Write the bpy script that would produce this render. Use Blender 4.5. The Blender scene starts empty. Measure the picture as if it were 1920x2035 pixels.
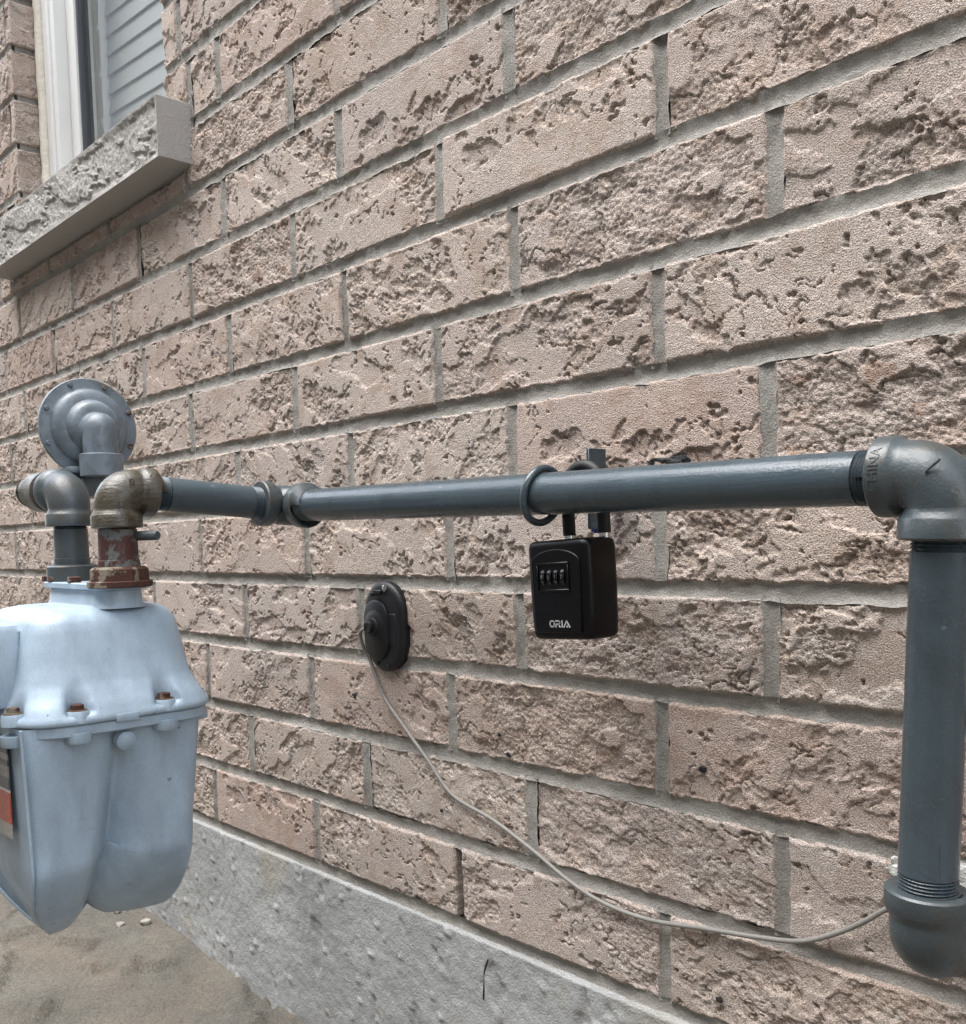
import bpy, bmesh, math, random
import numpy as np
from mathutils import Vector, Matrix

sc = bpy.context.scene
ZO = 1.01                       # ground level sits near z = 0
R = math.radians
# ------------------------------------------------------------------ camera
cam_d = bpy.data.cameras.new("camera")
cam = bpy.data.objects.new("camera", cam_d)
sc.collection.objects.link(cam)
cam_d.sensor_fit = 'HORIZONTAL'
cam_d.sensor_width = 36.0
cam_d.lens = 36.649
cam_d.shift_y = 0.0929          # the photograph is a crop, its optical centre lies below the middle
cam_d.clip_start = 0.02
cam_d.clip_end = 500
_r, _f, _u = (0.6788, 0.7338, -0.0276), (-0.7337, 0.6763, -0.0657), (-0.0295, 0.0649, 0.9975)
M = Matrix(((_r[0], _u[0], -_f[0]), (_r[1], _u[1], -_f[1]), (_r[2], _u[2], -_f[2])))
cam.matrix_world = Matrix.Translation((0.3916, -0.6556, -0.3981 + ZO)) @ M.to_4x4()
sc.camera = cam
# ------------------------------------------------------------------ sky and sun
SUN_EL, SUN_AZ = 72.0, 205.0    # azimuth clockwise from +y
world = bpy.data.worlds.new("World")
sc.world = world
world.use_nodes = True
wn = world.node_tree.nodes
wl = world.node_tree.links
bg = wn["Background"]
sky = wn.new("ShaderNodeTexSky")
sky.sky_type = 'NISHITA'
sky.sun_disc = False
sky.sun_elevation = R(SUN_EL)
sky.sun_rotation = R(SUN_AZ)
sky.air_density = 1.0
sky.dust_density = 1.5
sky.ozone_density = 1.0
hs = wn.new("ShaderNodeHueSaturation")      # overcast: most of the blue is gone
hs.inputs["Saturation"].default_value = 0.30
wl.new(sky.outputs[0], hs.inputs["Color"])
wl.new(hs.outputs[0], bg.inputs["Color"])
bg.inputs["Strength"].default_value = 0.15
sun_d = bpy.data.lights.new("sun", 'SUN')
sun_d.energy = 0.9
sun_d.angle = R(50)
sun_d.color = (1.0, 0.965, 0.92)
sun = bpy.data.objects.new("sun", sun_d)
sc.collection.objects.link(sun)
_d = Vector((math.sin(R(SUN_AZ)) * math.cos(R(SUN_EL)), math.cos(R(SUN_AZ)) * math.cos(R(SUN_EL)), math.sin(R(SUN_EL))))
sun.rotation_euler = _d.to_track_quat('Z', 'Y').to_euler()
sun.location = (0, -3, 6)
sc.view_settings.view_transform = 'Standard'
sc.view_settings.look = 'None'
sc.view_settings.gamma = 1.0
sc.view_settings.exposure = 2.38
sc.view_settings.use_curve_mapping = False
sc.render.engine = 'CYCLES'
sc.cycles.denoising_prefilter = 'NONE'
sc.cycles.max_bounces = 6
sc.cycles.diffuse_bounces = 3
sc.cycles.glossy_bounces = 3
sc.cycles.transparent_max_bounces = 12

# ------------------------------------------------------------------ node helpers
def mat(name):
    m = bpy.data.materials.new(name)
    m.use_nodes = True
    nt = m.node_tree
    return m, nt, nt.nodes["Principled BSDF"]

def nd(nt, kind, **kw):
    n = nt.nodes.new(kind)
    for k, v in kw.items():
        if k in n.inputs:
            n.inputs[k].default_value = v
        else:
            setattr(n, k, v)
    return n

def lk(nt, a, b):
    nt.links.new(a, b)

def noise(nt, vec, scale, detail=4, rough=0.55, dist=0.0):
    n = nd(nt, "ShaderNodeTexNoise", Scale=scale, Detail=detail, Roughness=rough, Distortion=dist)
    if vec is not None:
        lk(nt, vec, n.inputs["Vector"])
    return n.outputs[0]

def ramp(nt, fac, stops, interp='LINEAR'):
    n = nt.nodes.new("ShaderNodeValToRGB")
    n.color_ramp.interpolation = interp
    el = n.color_ramp.elements
    while len(el) < len(stops):
        el.new(0.5)
    for e, (p, c) in zip(el, stops):
        e.position = p
        e.color = (c, c, c, 1) if isinstance(c, (int, float)) else (*c, 1)
    lk(nt, fac, n.inputs[0])
    return n.outputs[0]

def mix(nt, fac, a, b, mode='MIX'):
    n = nt.nodes.new("ShaderNodeMix")
    n.data_type = 'RGBA'
    n.blend_type = mode
    for i, v in ((0, fac), (6, a), (7, b)):
        sock = n.inputs[i]
        if isinstance(v, (int, float)):
            sock.default_value = v if i == 0 else (v, v, v, 1)
        elif isinstance(v, tuple):
            sock.default_value = (*v, 1)
        else:
            lk(nt, v, sock)
    return n.outputs[2]

def bump(nt, h, dist, strength=1.0, prev=None):
    n = nd(nt, "ShaderNodeBump", Strength=strength, Distance=dist)
    lk(nt, h, n.inputs["Height"])
    if prev is not None:
        lk(nt, prev, n.inputs["Normal"])
    return n.outputs[0]

def coords(nt, kind="Object", scale=None):
    t = nt.nodes.new("ShaderNodeTexCoord")
    o = t.outputs[kind]
    if scale is not None:
        mp = nt.nodes.new("ShaderNodeMapping")
        mp.inputs["Scale"].default_value = scale
        lk(nt, o, mp.inputs[0])
        o = mp.outputs[0]
    return o

def rnd_coords(nt, kind="Object"):
    o = coords(nt, kind)
    oi = nt.nodes.new("ShaderNodeObjectInfo")
    m1 = nd(nt, "ShaderNodeMath", operation='MULTIPLY')
    m1.inputs[1].default_value = 37.0
    lk(nt, oi.outputs["Random"], m1.inputs[0])
    cb = nt.nodes.new("ShaderNodeCombineXYZ")
    lk(nt, m1.outputs[0], cb.inputs[0]); lk(nt, m1.outputs[0], cb.inputs[2])
    ad = nd(nt, "ShaderNodeVectorMath", operation='ADD')
    lk(nt, o, ad.inputs[0]); lk(nt, cb.outputs[0], ad.inputs[1])
    return ad.outputs[0], oi.outputs["Random"]

# ------------------------------------------------------------------ materials
def mat_brick():
    m, nt, b = mat("rough_brick")
    v, rnd = rnd_coords(nt)
    base = ramp(nt, rnd, [(0.0, (0.385, 0.315, 0.27)), (0.2, (0.425, 0.366, 0.322)), (0.35, (0.395, 0.332, 0.287)), (0.55, (0.44, 0.383, 0.338)), (0.7, (0.405, 0.33, 0.286)), (0.85, (0.385, 0.33, 0.292)), (1.0, (0.42, 0.363, 0.325))])
    a = nt.nodes.new("ShaderNodeAttribute"); a.attribute_name = "tone"
    c = mix(nt, 1.0, base, a.outputs["Color"], 'MULTIPLY')
    sp = noise(nt, v, 800, 1.5, 0.75)
    c = mix(nt, 1.0, c, ramp(nt, sp, [(0.25, 0.42), (0.5, 1.0), (0.75, 1.6)]), 'MULTIPLY')
    lk(nt, c, b.inputs["Base Color"])
    b.inputs["Roughness"].default_value = 0.95
    b.inputs["Specular IOR Level"].default_value = 0.2
    lk(nt, bump(nt, sp, 0.0016), b.inputs["Normal"])
    return m

def mat_mortar():
    m, nt, b = mat("mortar")
    v = coords(nt)
    c = mix(nt, ramp(nt, noise(nt, v, 9, 5, 0.6), [(0.35, 0.0), (0.7, 1.0)]), (0.30, 0.283, 0.255), (0.42, 0.40, 0.365))
    c = mix(nt, 1.0, c, ramp(nt, noise(nt, v, 900, 3, 0.7), [(0.3, 0.72), (0.7, 1.2)]), 'MULTIPLY')
    c = mix(nt, ramp(nt, noise(nt, v, 38, 4, 0.7), [(0.55, 0.0), (0.75, 0.7)]), c, (0.235, 0.212, 0.185))
    lk(nt, c, b.inputs["Base Color"])
    b.inputs["Roughness"].default_value = 0.95
    b.inputs["Specular IOR Level"].default_value = 0.25
    lk(nt, bump(nt, noise(nt, v, 520, 3, 0.8), 0.0026), b.inputs["Normal"])
    return m

def mat_parge():
    m, nt, b = mat("parged_concrete")
    v = coords(nt)
    c = mix(nt, ramp(nt, noise(nt, v, 5, 5, 0.6), [(0.35, 0.0), (0.68, 1.0)]), (0.30, 0.305, 0.298), (0.41, 0.415, 0.407))
    c = mix(nt, ramp(nt, noise(nt, v, 7.3, 3, 0.5, 0.4), [(0.60, 0.0), (0.66, 0.55)]), c, (0.335, 0.31, 0.25))
    c = mix(nt, ramp(nt, noise(nt, v, 60, 4, 0.7), [(0.66, 0.0), (0.76, 0.7)]), c, (0.19, 0.185, 0.175))
    c = mix(nt, 1.0, c, ramp(nt, noise(nt, v, 800, 3, 0.7), [(0.3, 0.8), (0.7, 1.15)]), 'MULTIPLY')
    lk(nt, c, b.inputs["Base Color"])
    b.inputs["Roughness"].default_value = 0.9
    b.inputs["Specular IOR Level"].default_value = 0.3
    n1 = bump(nt, noise(nt, v, 60, 3, 0.6, 0.0), 0.0025)
    wv = nd(nt, "ShaderNodeTexWave", Scale=26.0, Distortion=14.0, Detail=3.0)
    wv.inputs["Detail Scale"].default_value = 0.6
    lk(nt, coords(nt, scale=(0.55, 1, 1.0)), wv.inputs["Vector"])
    n2 = bump(nt, wv.outputs[1], 0.0003, prev=n1)
    n3 = bump(nt, noise(nt, v, 500, 2, 0.7), 0.0010, prev=n2)
    lk(nt, n3, b.inputs["Normal"])
    return m

def mat_ground():
    m, nt, b = mat("dry_soil")
    v = coords(nt)
    c = mix(nt, ramp(nt, noise(nt, v, 4.2, 5, 0.6, 0.5), [(0.36, 0.0), (0.62, 1.0)]), (0.105, 0.10, 0.086), (0.165, 0.142, 0.113))
    c = mix(nt, ramp(nt, noise(nt, v, 11, 4, 0.6), [(0.5, 0.0), (0.7, 0.8)]), c, (0.16, 0.15, 0.125))
    c = mix(nt, 1.0, c, ramp(nt, noise(nt, v, 260, 4, 0.7), [(0.3, 0.62), (0.7, 1.3)]), 'MULTIPLY')
    lk(nt, c, b.inputs["Base Color"])
    b.inputs["Roughness"].default_value = 0.95
    n1 = bump(nt, noise(nt, v, 60, 5, 0.65, 0.8), 0.006)
    n2 = bump(nt, noise(nt, v, 330, 4, 0.7), 0.003, prev=n1)
    lk(nt, n2, b.inputs["Normal"])
    return m

def mat_paint(name, col, dirt, rough=0.38, dirt_amt=0.5, streak=(1, 1, 1), rust=0.0, scratch=0.0, bumpd=0.0006, dirt_scale=22, chips=0.0):
    """brushed-on exterior metal paint with dirt, scratches and rust"""
    m, nt, b = mat(name)
    v, rnd = rnd_coords(nt)
    mp = nt.nodes.new("ShaderNodeMapping")
    mp.inputs["Scale"].default_value = streak
    lk(nt, v, mp.inputs[0])
    s = mp.outputs[0]
    lo = tuple(x * 0.80 for x in col)
    c = mix(nt, ramp(nt, noise(nt, s, 34, 4, 0.6), [(0.3, 0.0), (0.7, 1.0)]), lo, tuple(min(1, x * 1.14) for x in col))
    d = ramp(nt, noise(nt, v, dirt_scale, 5, 0.65, 0.4), [(0.48, 0.0), (0.68, dirt_amt)])
    c = mix(nt, d, c, dirt)
    if rust > 0:
        rr = ramp(nt, noise(nt, v, 55, 5, 0.7, 0.3), [(1.0 - rust - 0.06, 0.0), (1.0 - rust, 1.0)])
        rc = mix(nt, noise(nt, v, 160, 3, 0.7), (0.022, 0.007, 0.007), (0.075, 0.024, 0.015))
        c = mix(nt, rr, c, rc)
    if scratch > 0:
        sr = ramp(nt, noise(nt, s, 120, 3, 0.7), [(0.70, 0.0), (0.74, scratch)])
        c = mix(nt, sr, c, tuple(x * 0.45 for x in col))
        sl = ramp(nt, noise(nt, v, 95, 2, 0.5), [(0.74, 0.0), (0.765, scratch)])
        c = mix(nt, sl, c, tuple(min(1, x * 1.7 + 0.05) for x in col))
    if chips > 0:
        cp = ramp(nt, noise(nt, v, 62, 3, 0.6), [(0.735, 0.0), (0.75, chips)])
        c = mix(nt, cp, c, tuple(x * 0.42 for x in col))
    c = mix(nt, 1.0, c, ramp(nt, noise(nt, v, 600, 2, 0.6), [(0.3, 0.93), (0.7, 1.06)]), 'MULTIPLY')
    lk(nt, c, b.inputs["Base Color"])
    rg = ramp(nt, noise(nt, v, 40, 4, 0.6), [(0.3, max(0.05, rough - 0.08)), (0.7, min(1, rough + 0.18))])
    lk(nt, rg, b.inputs["Roughness"])
    n1 = bump(nt, noise(nt, s, 70, 4, 0.6), bumpd)
    n2 = bump(nt, noise(nt, v, 500, 3, 0.6), bumpd * 0.35, prev=n1)
    lk(nt, n2, b.inputs["Normal"])
    return m

def mat_plain(name, col, rough=0.5, metal=0.0, spec=0.5, vary=0.12, bumpd=0.0, scale=120):
    m, nt, b = mat(name)
    v = coords(nt)
    c = mix(nt, noise(nt, v, scale, 4, 0.6), tuple(x * (1 - vary) for x in col), tuple(min(1, x * (1 + vary)) for x in col))
    lk(nt, c, b.inputs["Base Color"])
    b.inputs["Roughness"].default_value = rough
    b.inputs["Metallic"].default_value = metal
    b.inputs["Specular IOR Level"].default_value = spec
    if bumpd:
        lk(nt, bump(nt, noise(nt, v, scale * 2.5, 4, 0.65), bumpd), b.inputs["Normal"])
    return m

def mat_rust():
    m, nt, b = mat("rusted_steel")
    v = coords(nt)
    c = mix(nt, noise(nt, v, 210, 5, 0.7), (0.018, 0.006, 0.005), (0.082, 0.026, 0.013))
    pf = ramp(nt, noise(nt, v, 58, 4, 0.6), [(0.52, 0.0), (0.56, 1.0)])
    c = mix(nt, pf, c, mix(nt, noise(nt, v, 300, 3, 0.6), (0.13, 0.105, 0.07), (0.20, 0.172, 0.128)))
    lk(nt, c, b.inputs["Base Color"])
    b.inputs["Roughness"].default_value = 0.85
    lk(nt, bump(nt, noise(nt, v, 260, 4, 0.7), 0.0012), b.inputs["Normal"])
    return m

def mat_stone():
    m, nt, b = mat("rock_faced_stone")
    v = coords(nt)
    g = nt.nodes.new("ShaderNodeNewGeometry")
    sx = nt.nodes.new("ShaderNodeSeparateXYZ")
    c = mix(nt, ramp(nt, noise(nt, v, 150, 5, 0.75), [(0.34, 0.0), (0.68, 1.0)]), (0.25, 0.238, 0.218), (0.48, 0.458, 0.425))
    fl = mix(nt, noise(nt, v, 500, 3, 0.7), (0.33, 0.315, 0.295), (0.42, 0.40, 0.375))
    a = nt.nodes.new("ShaderNodeAttribute"); a.attribute_name = "rock"
    c = mix(nt, a.outputs["Fac"], fl, c)
    lk(nt, c, b.inputs["Base Color"])
    b.inputs["Roughness"].default_value = 0.93
    lk(nt, bump(nt, noise(nt, v, 320, 5, 0.7), 0.002), b.inputs["Normal"])
    return m

def mat_glass():
    m, nt, b = mat("window_glass")
    nt.nodes.remove(b)
    out = nt.nodes["Material Output"]
    tr = nd(nt, "ShaderNodeBsdfTransparent", Color=(0.965, 0.98, 0.975, 1))
    gl = nd(nt, "ShaderNodeBsdfGlossy", Roughness=0.02)
    fr = nd(nt, "ShaderNodeFresnel", IOR=1.14)
    mx = nt.nodes.new("ShaderNodeMixShader")
    ge = nt.nodes.new("ShaderNodeNewGeometry")      # only the face the light enters by mirrors, no false total reflection on leaving
    inv = nd(nt, "ShaderNodeMath", operation='SUBTRACT'); inv.inputs[0].default_value = 1.0
    lk(nt, ge.outputs["Backfacing"], inv.inputs[1])
    mu = nd(nt, "ShaderNodeMath", operation='MULTIPLY')
    lk(nt, fr.outputs[0], mu.inputs[0]); lk(nt, inv.outputs[0], mu.inputs[1])
    lk(nt, mu.outputs[0], mx.inputs[0]); lk(nt, tr.outputs[0], mx.inputs[1]); lk(nt, gl.outputs[0], mx.inputs[2])
    lk(nt, mx.outputs[0], out.inputs[0])
    return m

def mat_sticker():
    m, nt, b = mat("printed_sticker")
    v = coords(nt)
    sx = nt.nodes.new("ShaderNodeSeparateXYZ"); lk(nt, v, sx.inputs[0])
    mr = nd(nt, "ShaderNodeMapRange")
    mr.inputs["From Min"].default_value = -0.045; mr.inputs["From Max"].default_value = 0.045
    lk(nt, sx.outputs[2], mr.inputs[0])
    c = ramp(nt, mr.outputs[0], [(0.0, (0.30, 0.29, 0.26)), (0.14, (0.30, 0.29, 0.26)), (0.15, (0.36, 0.075, 0.04)), (0.46, (0.36, 0.075, 0.04)), (0.47, (0.40, 0.39, 0.36)),
                             (0.50, (0.06, 0.065, 0.065)), (0.62, (0.17, 0.165, 0.15)), (0.74, (0.035, 0.04, 0.04)), (0.80, (0.20, 0.19, 0.18)), (0.86, (0.03, 0.035, 0.035))], 'CONSTANT')
    c = mix(nt, 1.0, c, ramp(nt, noise(nt, v, 420, 2, 0.6), [(0.35, 0.75), (0.65, 1.25)]), 'MULTIPLY')
    lk(nt, c, b.inputs["Base Color"])
    b.inputs["Roughness"].default_value = 0.35
    return m

MB = mat_brick()
MM = mat_mortar()
MPG = mat_parge()
MG = mat_ground()
_pc, _pd = (0.048, 0.067, 0.079), (0.030, 0.038, 0.043)
PIPE = mat_paint("grey_pipe_paint_x", _pc, _pd, 0.15, 0.6, (0.07, 1, 1), 0, 0.7, 0.0006)
PIPEZ = mat_paint("grey_pipe_paint_z", _pc, _pd, 0.16, 0.5, (1, 1, 0.07), 0, 0.6, 0.0006)
PIPEY = mat_paint("grey_pipe_paint_y", _pc, _pd, 0.30, 0.4, (1, 0.12, 1), 0, 0.6)
FIT = mat_paint("weathered_fitting_paint", (0.050, 0.064, 0.070), (0.062, 0.048, 0.030), 0.30, 0.65, (1, 1, 1), 0, 0.35, 0.0006, 26)
FITB = mat_paint("tarnished_iron", (0.064, 0.056, 0.039), (0.026, 0.019, 0.010), 0.28, 0.85, (1.0, 1.0, 4.0), 0, 0.5, 0.0009, 46)
METER = mat_paint("pale_blue_grey_enamel", (0.302, 0.380, 0.452), (0.242, 0.306, 0.362), 0.34, 0.5, (1, 1, 0.4), 0, 0.10, 0.0004, 20, 0.9)
REG = mat_paint("grey_blue_cast_metal", (0.150, 0.182, 0.210), (0.078, 0.092, 0.105), 0.32, 0.85, (1, 1, 1), 0, 0.35, 0.0008, 30)
STUB = mat_paint("half_rusted_nipple", (0.11, 0.12, 0.12), (0.10, 0.09, 0.075), 0.5, 0.6, (1, 1, 1), 0.52, 0.2, 0.0010)
RUST = mat_rust()
STONE = mat_stone()
GLASS = mat_glass()
STICK = mat_sticker()
BLACK = mat_plain("satin_black_metal", (0.0018, 0.0018, 0.0022), 0.30, 0, 0.22, 0.2, 0.00012, 400)
BLACKG = mat_plain("gloss_black_plastic", (0.0015, 0.0015, 0.0018), 0.18, 0, 0.3, 0.1)
RUBBER = mat_plain("black_rubber", (0.005, 0.005, 0.0055), 0.5, 0, 0.4, 0.2, 0.0003, 300)
CHROME = mat_plain("chromed_steel", (0.62, 0.62, 0.62), 0.16, 1.0, 0.5, 0.05)
CHAR = mat_plain("charcoal_plastic", (0.010, 0.0105, 0.0125), 0.42, 0, 0.35, 0.15, 0.0003, 350)
WHITEP = mat_plain("white_print", (0.36, 0.36, 0.36), 0.5)
DIGIT = mat_plain("digit_print", (0.12, 0.12, 0.115), 0.5)
CABLE = mat_plain("grey_cable_jacket", (0.205, 0.195, 0.178), 0.5, 0, 0.4, 0.18, 0.0004, 90)
VINYL = mat_plain("white_vinyl", (0.70, 0.70, 0.68), 0.35, 0, 0.5, 0.04, 0.0002, 30)
CAULK = mat_plain("cream_caulk", (0.58, 0.54, 0.46), 0.6, 0, 0.4, 0.1, 0.002, 60)
GASKET = mat_plain("dark_gasket", (0.06, 0.066, 0.075), 0.5)
SLAT = mat_plain("blind_slat_vinyl", (0.27, 0.275, 0.265), 0.45, 0, 0.4, 0.04)
DARK = mat_plain("dark_interior", (0.10, 0.10, 0.10), 0.9)
SEAL = mat_plain("white_sealant", (0.56, 0.55, 0.52), 0.6, 0, 0.4, 0.18, 0.004, 60)
STAIN = mat_plain("rust_stained_paint", (0.09, 0.058, 0.032), 0.7, 0, 0.3, 0.6, 0.0006, 90)
TAR = mat_plain("black_tar", (0.012, 0.013, 0.014), 0.5, 0, 0.4, 0.2, 0.002, 200)
BLUE = mat_plain("blue_coated_screw", (0.02, 0.03, 0.12), 0.35, 0.4)
PEB = mat_plain("pebble_stone", (0.30, 0.275, 0.24), 0.85, 0, 0.3, 0.6, 0.003, 40)
SIDING = mat_plain("grey_vinyl_siding", (0.17, 0.155, 0.14), 0.55, 0, 0.4, 0.06, 0.0006, 30)

# ------------------------------------------------------------------ object helpers
COL = sc.collection
def P3(x, y, z):
    return Vector((x, y, z + ZO))

def thing(name, label, cat, loc=(0, 0, 0), group=None):
    o = bpy.data.objects.new(name, None)
    o.empty_display_size = 0.05
    COL.objects.link(o)
    o.location = P3(*loc)
    o["label"] = label; o["category"] = cat
    if group: o["group"] = group
    return o

def tag(o, label=None, cat=None, kind=None, group=None):
    if label: o["label"] = label
    if cat: o["category"] = cat
    if kind: o["kind"] = kind
    if group: o["group"] = group
    return o

def sharpen(me, ang=38):
    bm = bmesh.new(); bm.from_mesh(me)
    lim = R(ang)
    for e in bm.edges:
        if len(e.link_faces) == 2:
            e.smooth = e.calc_face_angle(0) < lim
    for f in bm.faces: f.smooth = True
    bm.to_mesh(me); bm.free()

def world_loc(o):
    v = Vector(o.location)
    while o.parent:
        o = o.parent
        v = v + Vector(o.location)
    return v

def obj(name, verts, faces, m, parent=None, base=None, smooth=38):
    """verts are in calibrated world coordinates (without ZO)"""
    org = world_loc(parent) if parent else (P3(*base) if base else Vector((0, 0, ZO)))
    a = np.array([tuple(v) for v in verts], dtype=float) + np.array([0, 0, ZO]) - np.array(org)
    me = bpy.data.meshes.new(name)
    me.from_pydata(a.tolist(), [], [tuple(f) for f in faces])
    me.update()
    bm = bmesh.new(); bm.from_mesh(me)
    bmesh.ops.recalc_face_normals(bm, faces=bm.faces[:])
    bm.to_mesh(me); bm.free()
    if smooth: sharpen(me, smooth)
    me.materials.append(m)
    o = bpy.data.objects.new(name, me)
    COL.objects.link(o)
    if parent: o.parent = parent
    else: o.location = org
    return o

def sweep(pts, rad, n=24, caps=True, squash=None):
    """tube through pts with one radius per point"""
    pts = [Vector(p) for p in pts]
    if not hasattr(rad, '__len__'): rad = [rad] * len(pts)
    V, F = [], []
    tang = []
    for i in range(len(pts)):
        a = pts[max(0, i - 1)]; b = pts[min(len(pts) - 1, i + 1)]
        t = (b - a)
        tang.append(t.normalized() if t.length > 1e-9 else (tang[-1] if tang else Vector((0, 0, 1))))
    t0 = tang[0]
    up = Vector((0, 0, 1)) if abs(t0.z) < 0.9 else Vector((1, 0, 0))
    nrm = (up - t0 * up.dot(t0)).normalized()
    for i, p in enumerate(pts):
        t = tang[i]
        nrm = (nrm - t * nrm.dot(t)).normalized()
        bn = t.cross(nrm)
        for k in range(n):
            a = 2 * math.pi * k / n
            V.append(p + (nrm * math.cos(a) + bn * math.sin(a)) * rad[i])
    for i in range(len(pts) - 1):
        for k in range(n):
            k2 = (k + 1) % n
            F.append((i * n + k, i * n + k2, (i + 1) * n + k2, (i + 1) * n + k))
    if caps:
        F.append(tuple(range(n - 1, -1, -1)))
        F.append(tuple(range((len(pts) - 1) * n, len(pts) * n)))
    return V, F

def join(*parts):
    V, F = [], []
    for v, f in parts:
        o = len(V)
        V += list(v); F += [tuple(i + o for i in q) for q in f]
    return V, F

def lathe(base, axis, prof, n=32, caps=True):
    base, axis = Vector(base), Vector(axis).normalized()
    up = Vector((0, 0, 1)) if abs(axis.z) < 0.9 else Vector((1, 0, 0))
    a1 = (up - axis * up.dot(axis)).normalized(); a2 = axis.cross(a1)
    V, F = [], []
    for h, r in prof:
        for k in range(n):
            a = 2 * math.pi * k / n
            V.append(base + axis * h + (a1 * math.cos(a) + a2 * math.sin(a)) * r)
    for i in range(len(prof) - 1):
        for k in range(n):
            k2 = (k + 1) % n
            F.append((i * n + k, i * n + k2, (i + 1) * n + k2, (i + 1) * n + k))
    if caps:
        F.append(tuple(range(n))[::-1]); F.append(tuple(range((len(prof) - 1) * n, len(prof) * n)))
    return V, F

def box(c, s, bev=0.0, seg=2):
    bm = bmesh.new()
    bmesh.ops.create_cube(bm, size=1.0)
    for v in bm.verts:
        v.co = Vector((v.co.x * s[0] + c[0], v.co.y * s[1] + c[1], v.co.z * s[2] + c[2]))
    if bev:
        bmesh.ops.bevel(bm, geom=bm.edges[:], offset=bev, segments=seg, profile=0.5, affect='EDGES')
    bm.verts.index_update()
    V = [v.co.copy() for v in bm.verts]; F = [tuple(v.index for v in f.verts) for f in bm.faces]
    bm.free()
    return V, F

def loft(rings):
    n = len(rings[0]); V, F = [], []
    for r in rings: V += r
    for i in range(len(rings) - 1):
        for k in range(n):
            k2 = (k + 1) % n
            F.append((i * n + k, i * n + k2, (i + 1) * n + k2, (i + 1) * n + k))
    F.append(tuple(range(n))[::-1]); F.append(tuple(range((len(rings) - 1) * n, len(rings) * n)))
    return V, F

def rrect(cx, cy, hx, hy, r, z, n=8):
    pts = []
    for qx, qy, a0 in ((1, 1, 0), (-1, 1, 90), (-1, -1, 180), (1, -1, 270)):
        for k in range(n + 1):
            a = R(a0 + 90 * k / n)
            pts.append(Vector((cx + qx * (hx - r) + r * math.cos(a), cy + qy * (hy - r) + r * math.sin(a), z)))
    return pts

def prism(pts2, f, depth):
    """extrude a 2-D outline; f maps (u, v, w) to 3-D, w from 0 to depth"""
    n = len(pts2)
    V = [f(u, v, 0) for u, v in pts2] + [f(u, v, depth) for u, v in pts2]
    F = [(k, (k + 1) % n, n + (k + 1) % n, n + k) for k in range(n)] + [tuple(range(n))[::-1], tuple(range(n, 2 * n))]
    return V, F

def text_geo(s, size, f, depth):
    """lettering as solid geometry; f maps (u, v, w) to 3-D"""
    cu = bpy.data.curves.new("txt", 'FONT')
    cu.body = s; cu.size = size; cu.align_x = 'CENTER'; cu.align_y = 'CENTER'
    cu.extrude = depth * 0.5; cu.resolution_u = 2
    o = bpy.data.objects.new("txt", cu); COL.objects.link(o)
    dg = bpy.context.evaluated_depsgraph_get()
    me = bpy.data.meshes.new_from_object(o.evaluated_get(dg))
    V = [f(v.co.x, v.co.y, v.co.z + depth * 0.5) for v in me.vertices]
    F = [tuple(p.vertices) for p in me.polygons]
    bpy.data.objects.remove(o); bpy.data.curves.remove(cu); bpy.data.meshes.remove(me)
    return V, F

# ------------------------------------------------------------------ numpy noise
def vnoise(u, v, seed):
    rs = np.random.RandomState(seed & 0x7fffffff)
    g = rs.rand(256, 256)
    iu = np.floor(u).astype(int); iv = np.floor(v).astype(int)
    fu = u - iu; fv = v - iv
    fu = fu * fu * fu * (fu * (fu * 6 - 15) + 10); fv = fv * fv * fv * (fv * (fv * 6 - 15) + 10)
    a = g[iu & 255, iv & 255]; b = g[(iu + 1) & 255, iv & 255]; c = g[iu & 255, (iv + 1) & 255]; d = g[(iu + 1) & 255, (iv + 1) & 255]
    return (a * (1 - fu) + b * fu) * (1 - fv) + (c * (1 - fu) + d * fu) * fv

def fbm(u, v, seed, octs=4, rough=0.5):
    t = 0.0; amp = 1.0; s = 0.0
    for o in range(octs):
        t = t + amp * vnoise(u * 2 ** o + 17.3 * o, v * 2 ** o + 9.1 * o, seed + o * 101)
        s += amp; amp *= rough
    return t / s

def worley(u, v, seed):
    rs = np.random.RandomState(seed & 0x7fffffff)
    jx, jy = rs.rand(256, 256), rs.rand(256, 256)
    iu = np.floor(u).astype(int); iv = np.floor(v).astype(int)
    f1 = np.full(u.shape, 9.0); f2 = np.full(u.shape, 9.0)
    for a in (-1, 0, 1):
        for b in (-1, 0, 1):
            d = np.hypot(iu + a + jx[(iu + a) & 255, (iv + b) & 255] - u, iv + b + jy[(iu + a) & 255, (iv + b) & 255] - v)
            f2 = np.minimum(f2, np.maximum(f1, d)); f1 = np.minimum(f1, d)
    return f1, f2

def sstep(a, b, x):
    t = np.clip((x - a) / (b - a), 0, 1)
    return t * t * (3 - 2 * t)

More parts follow.
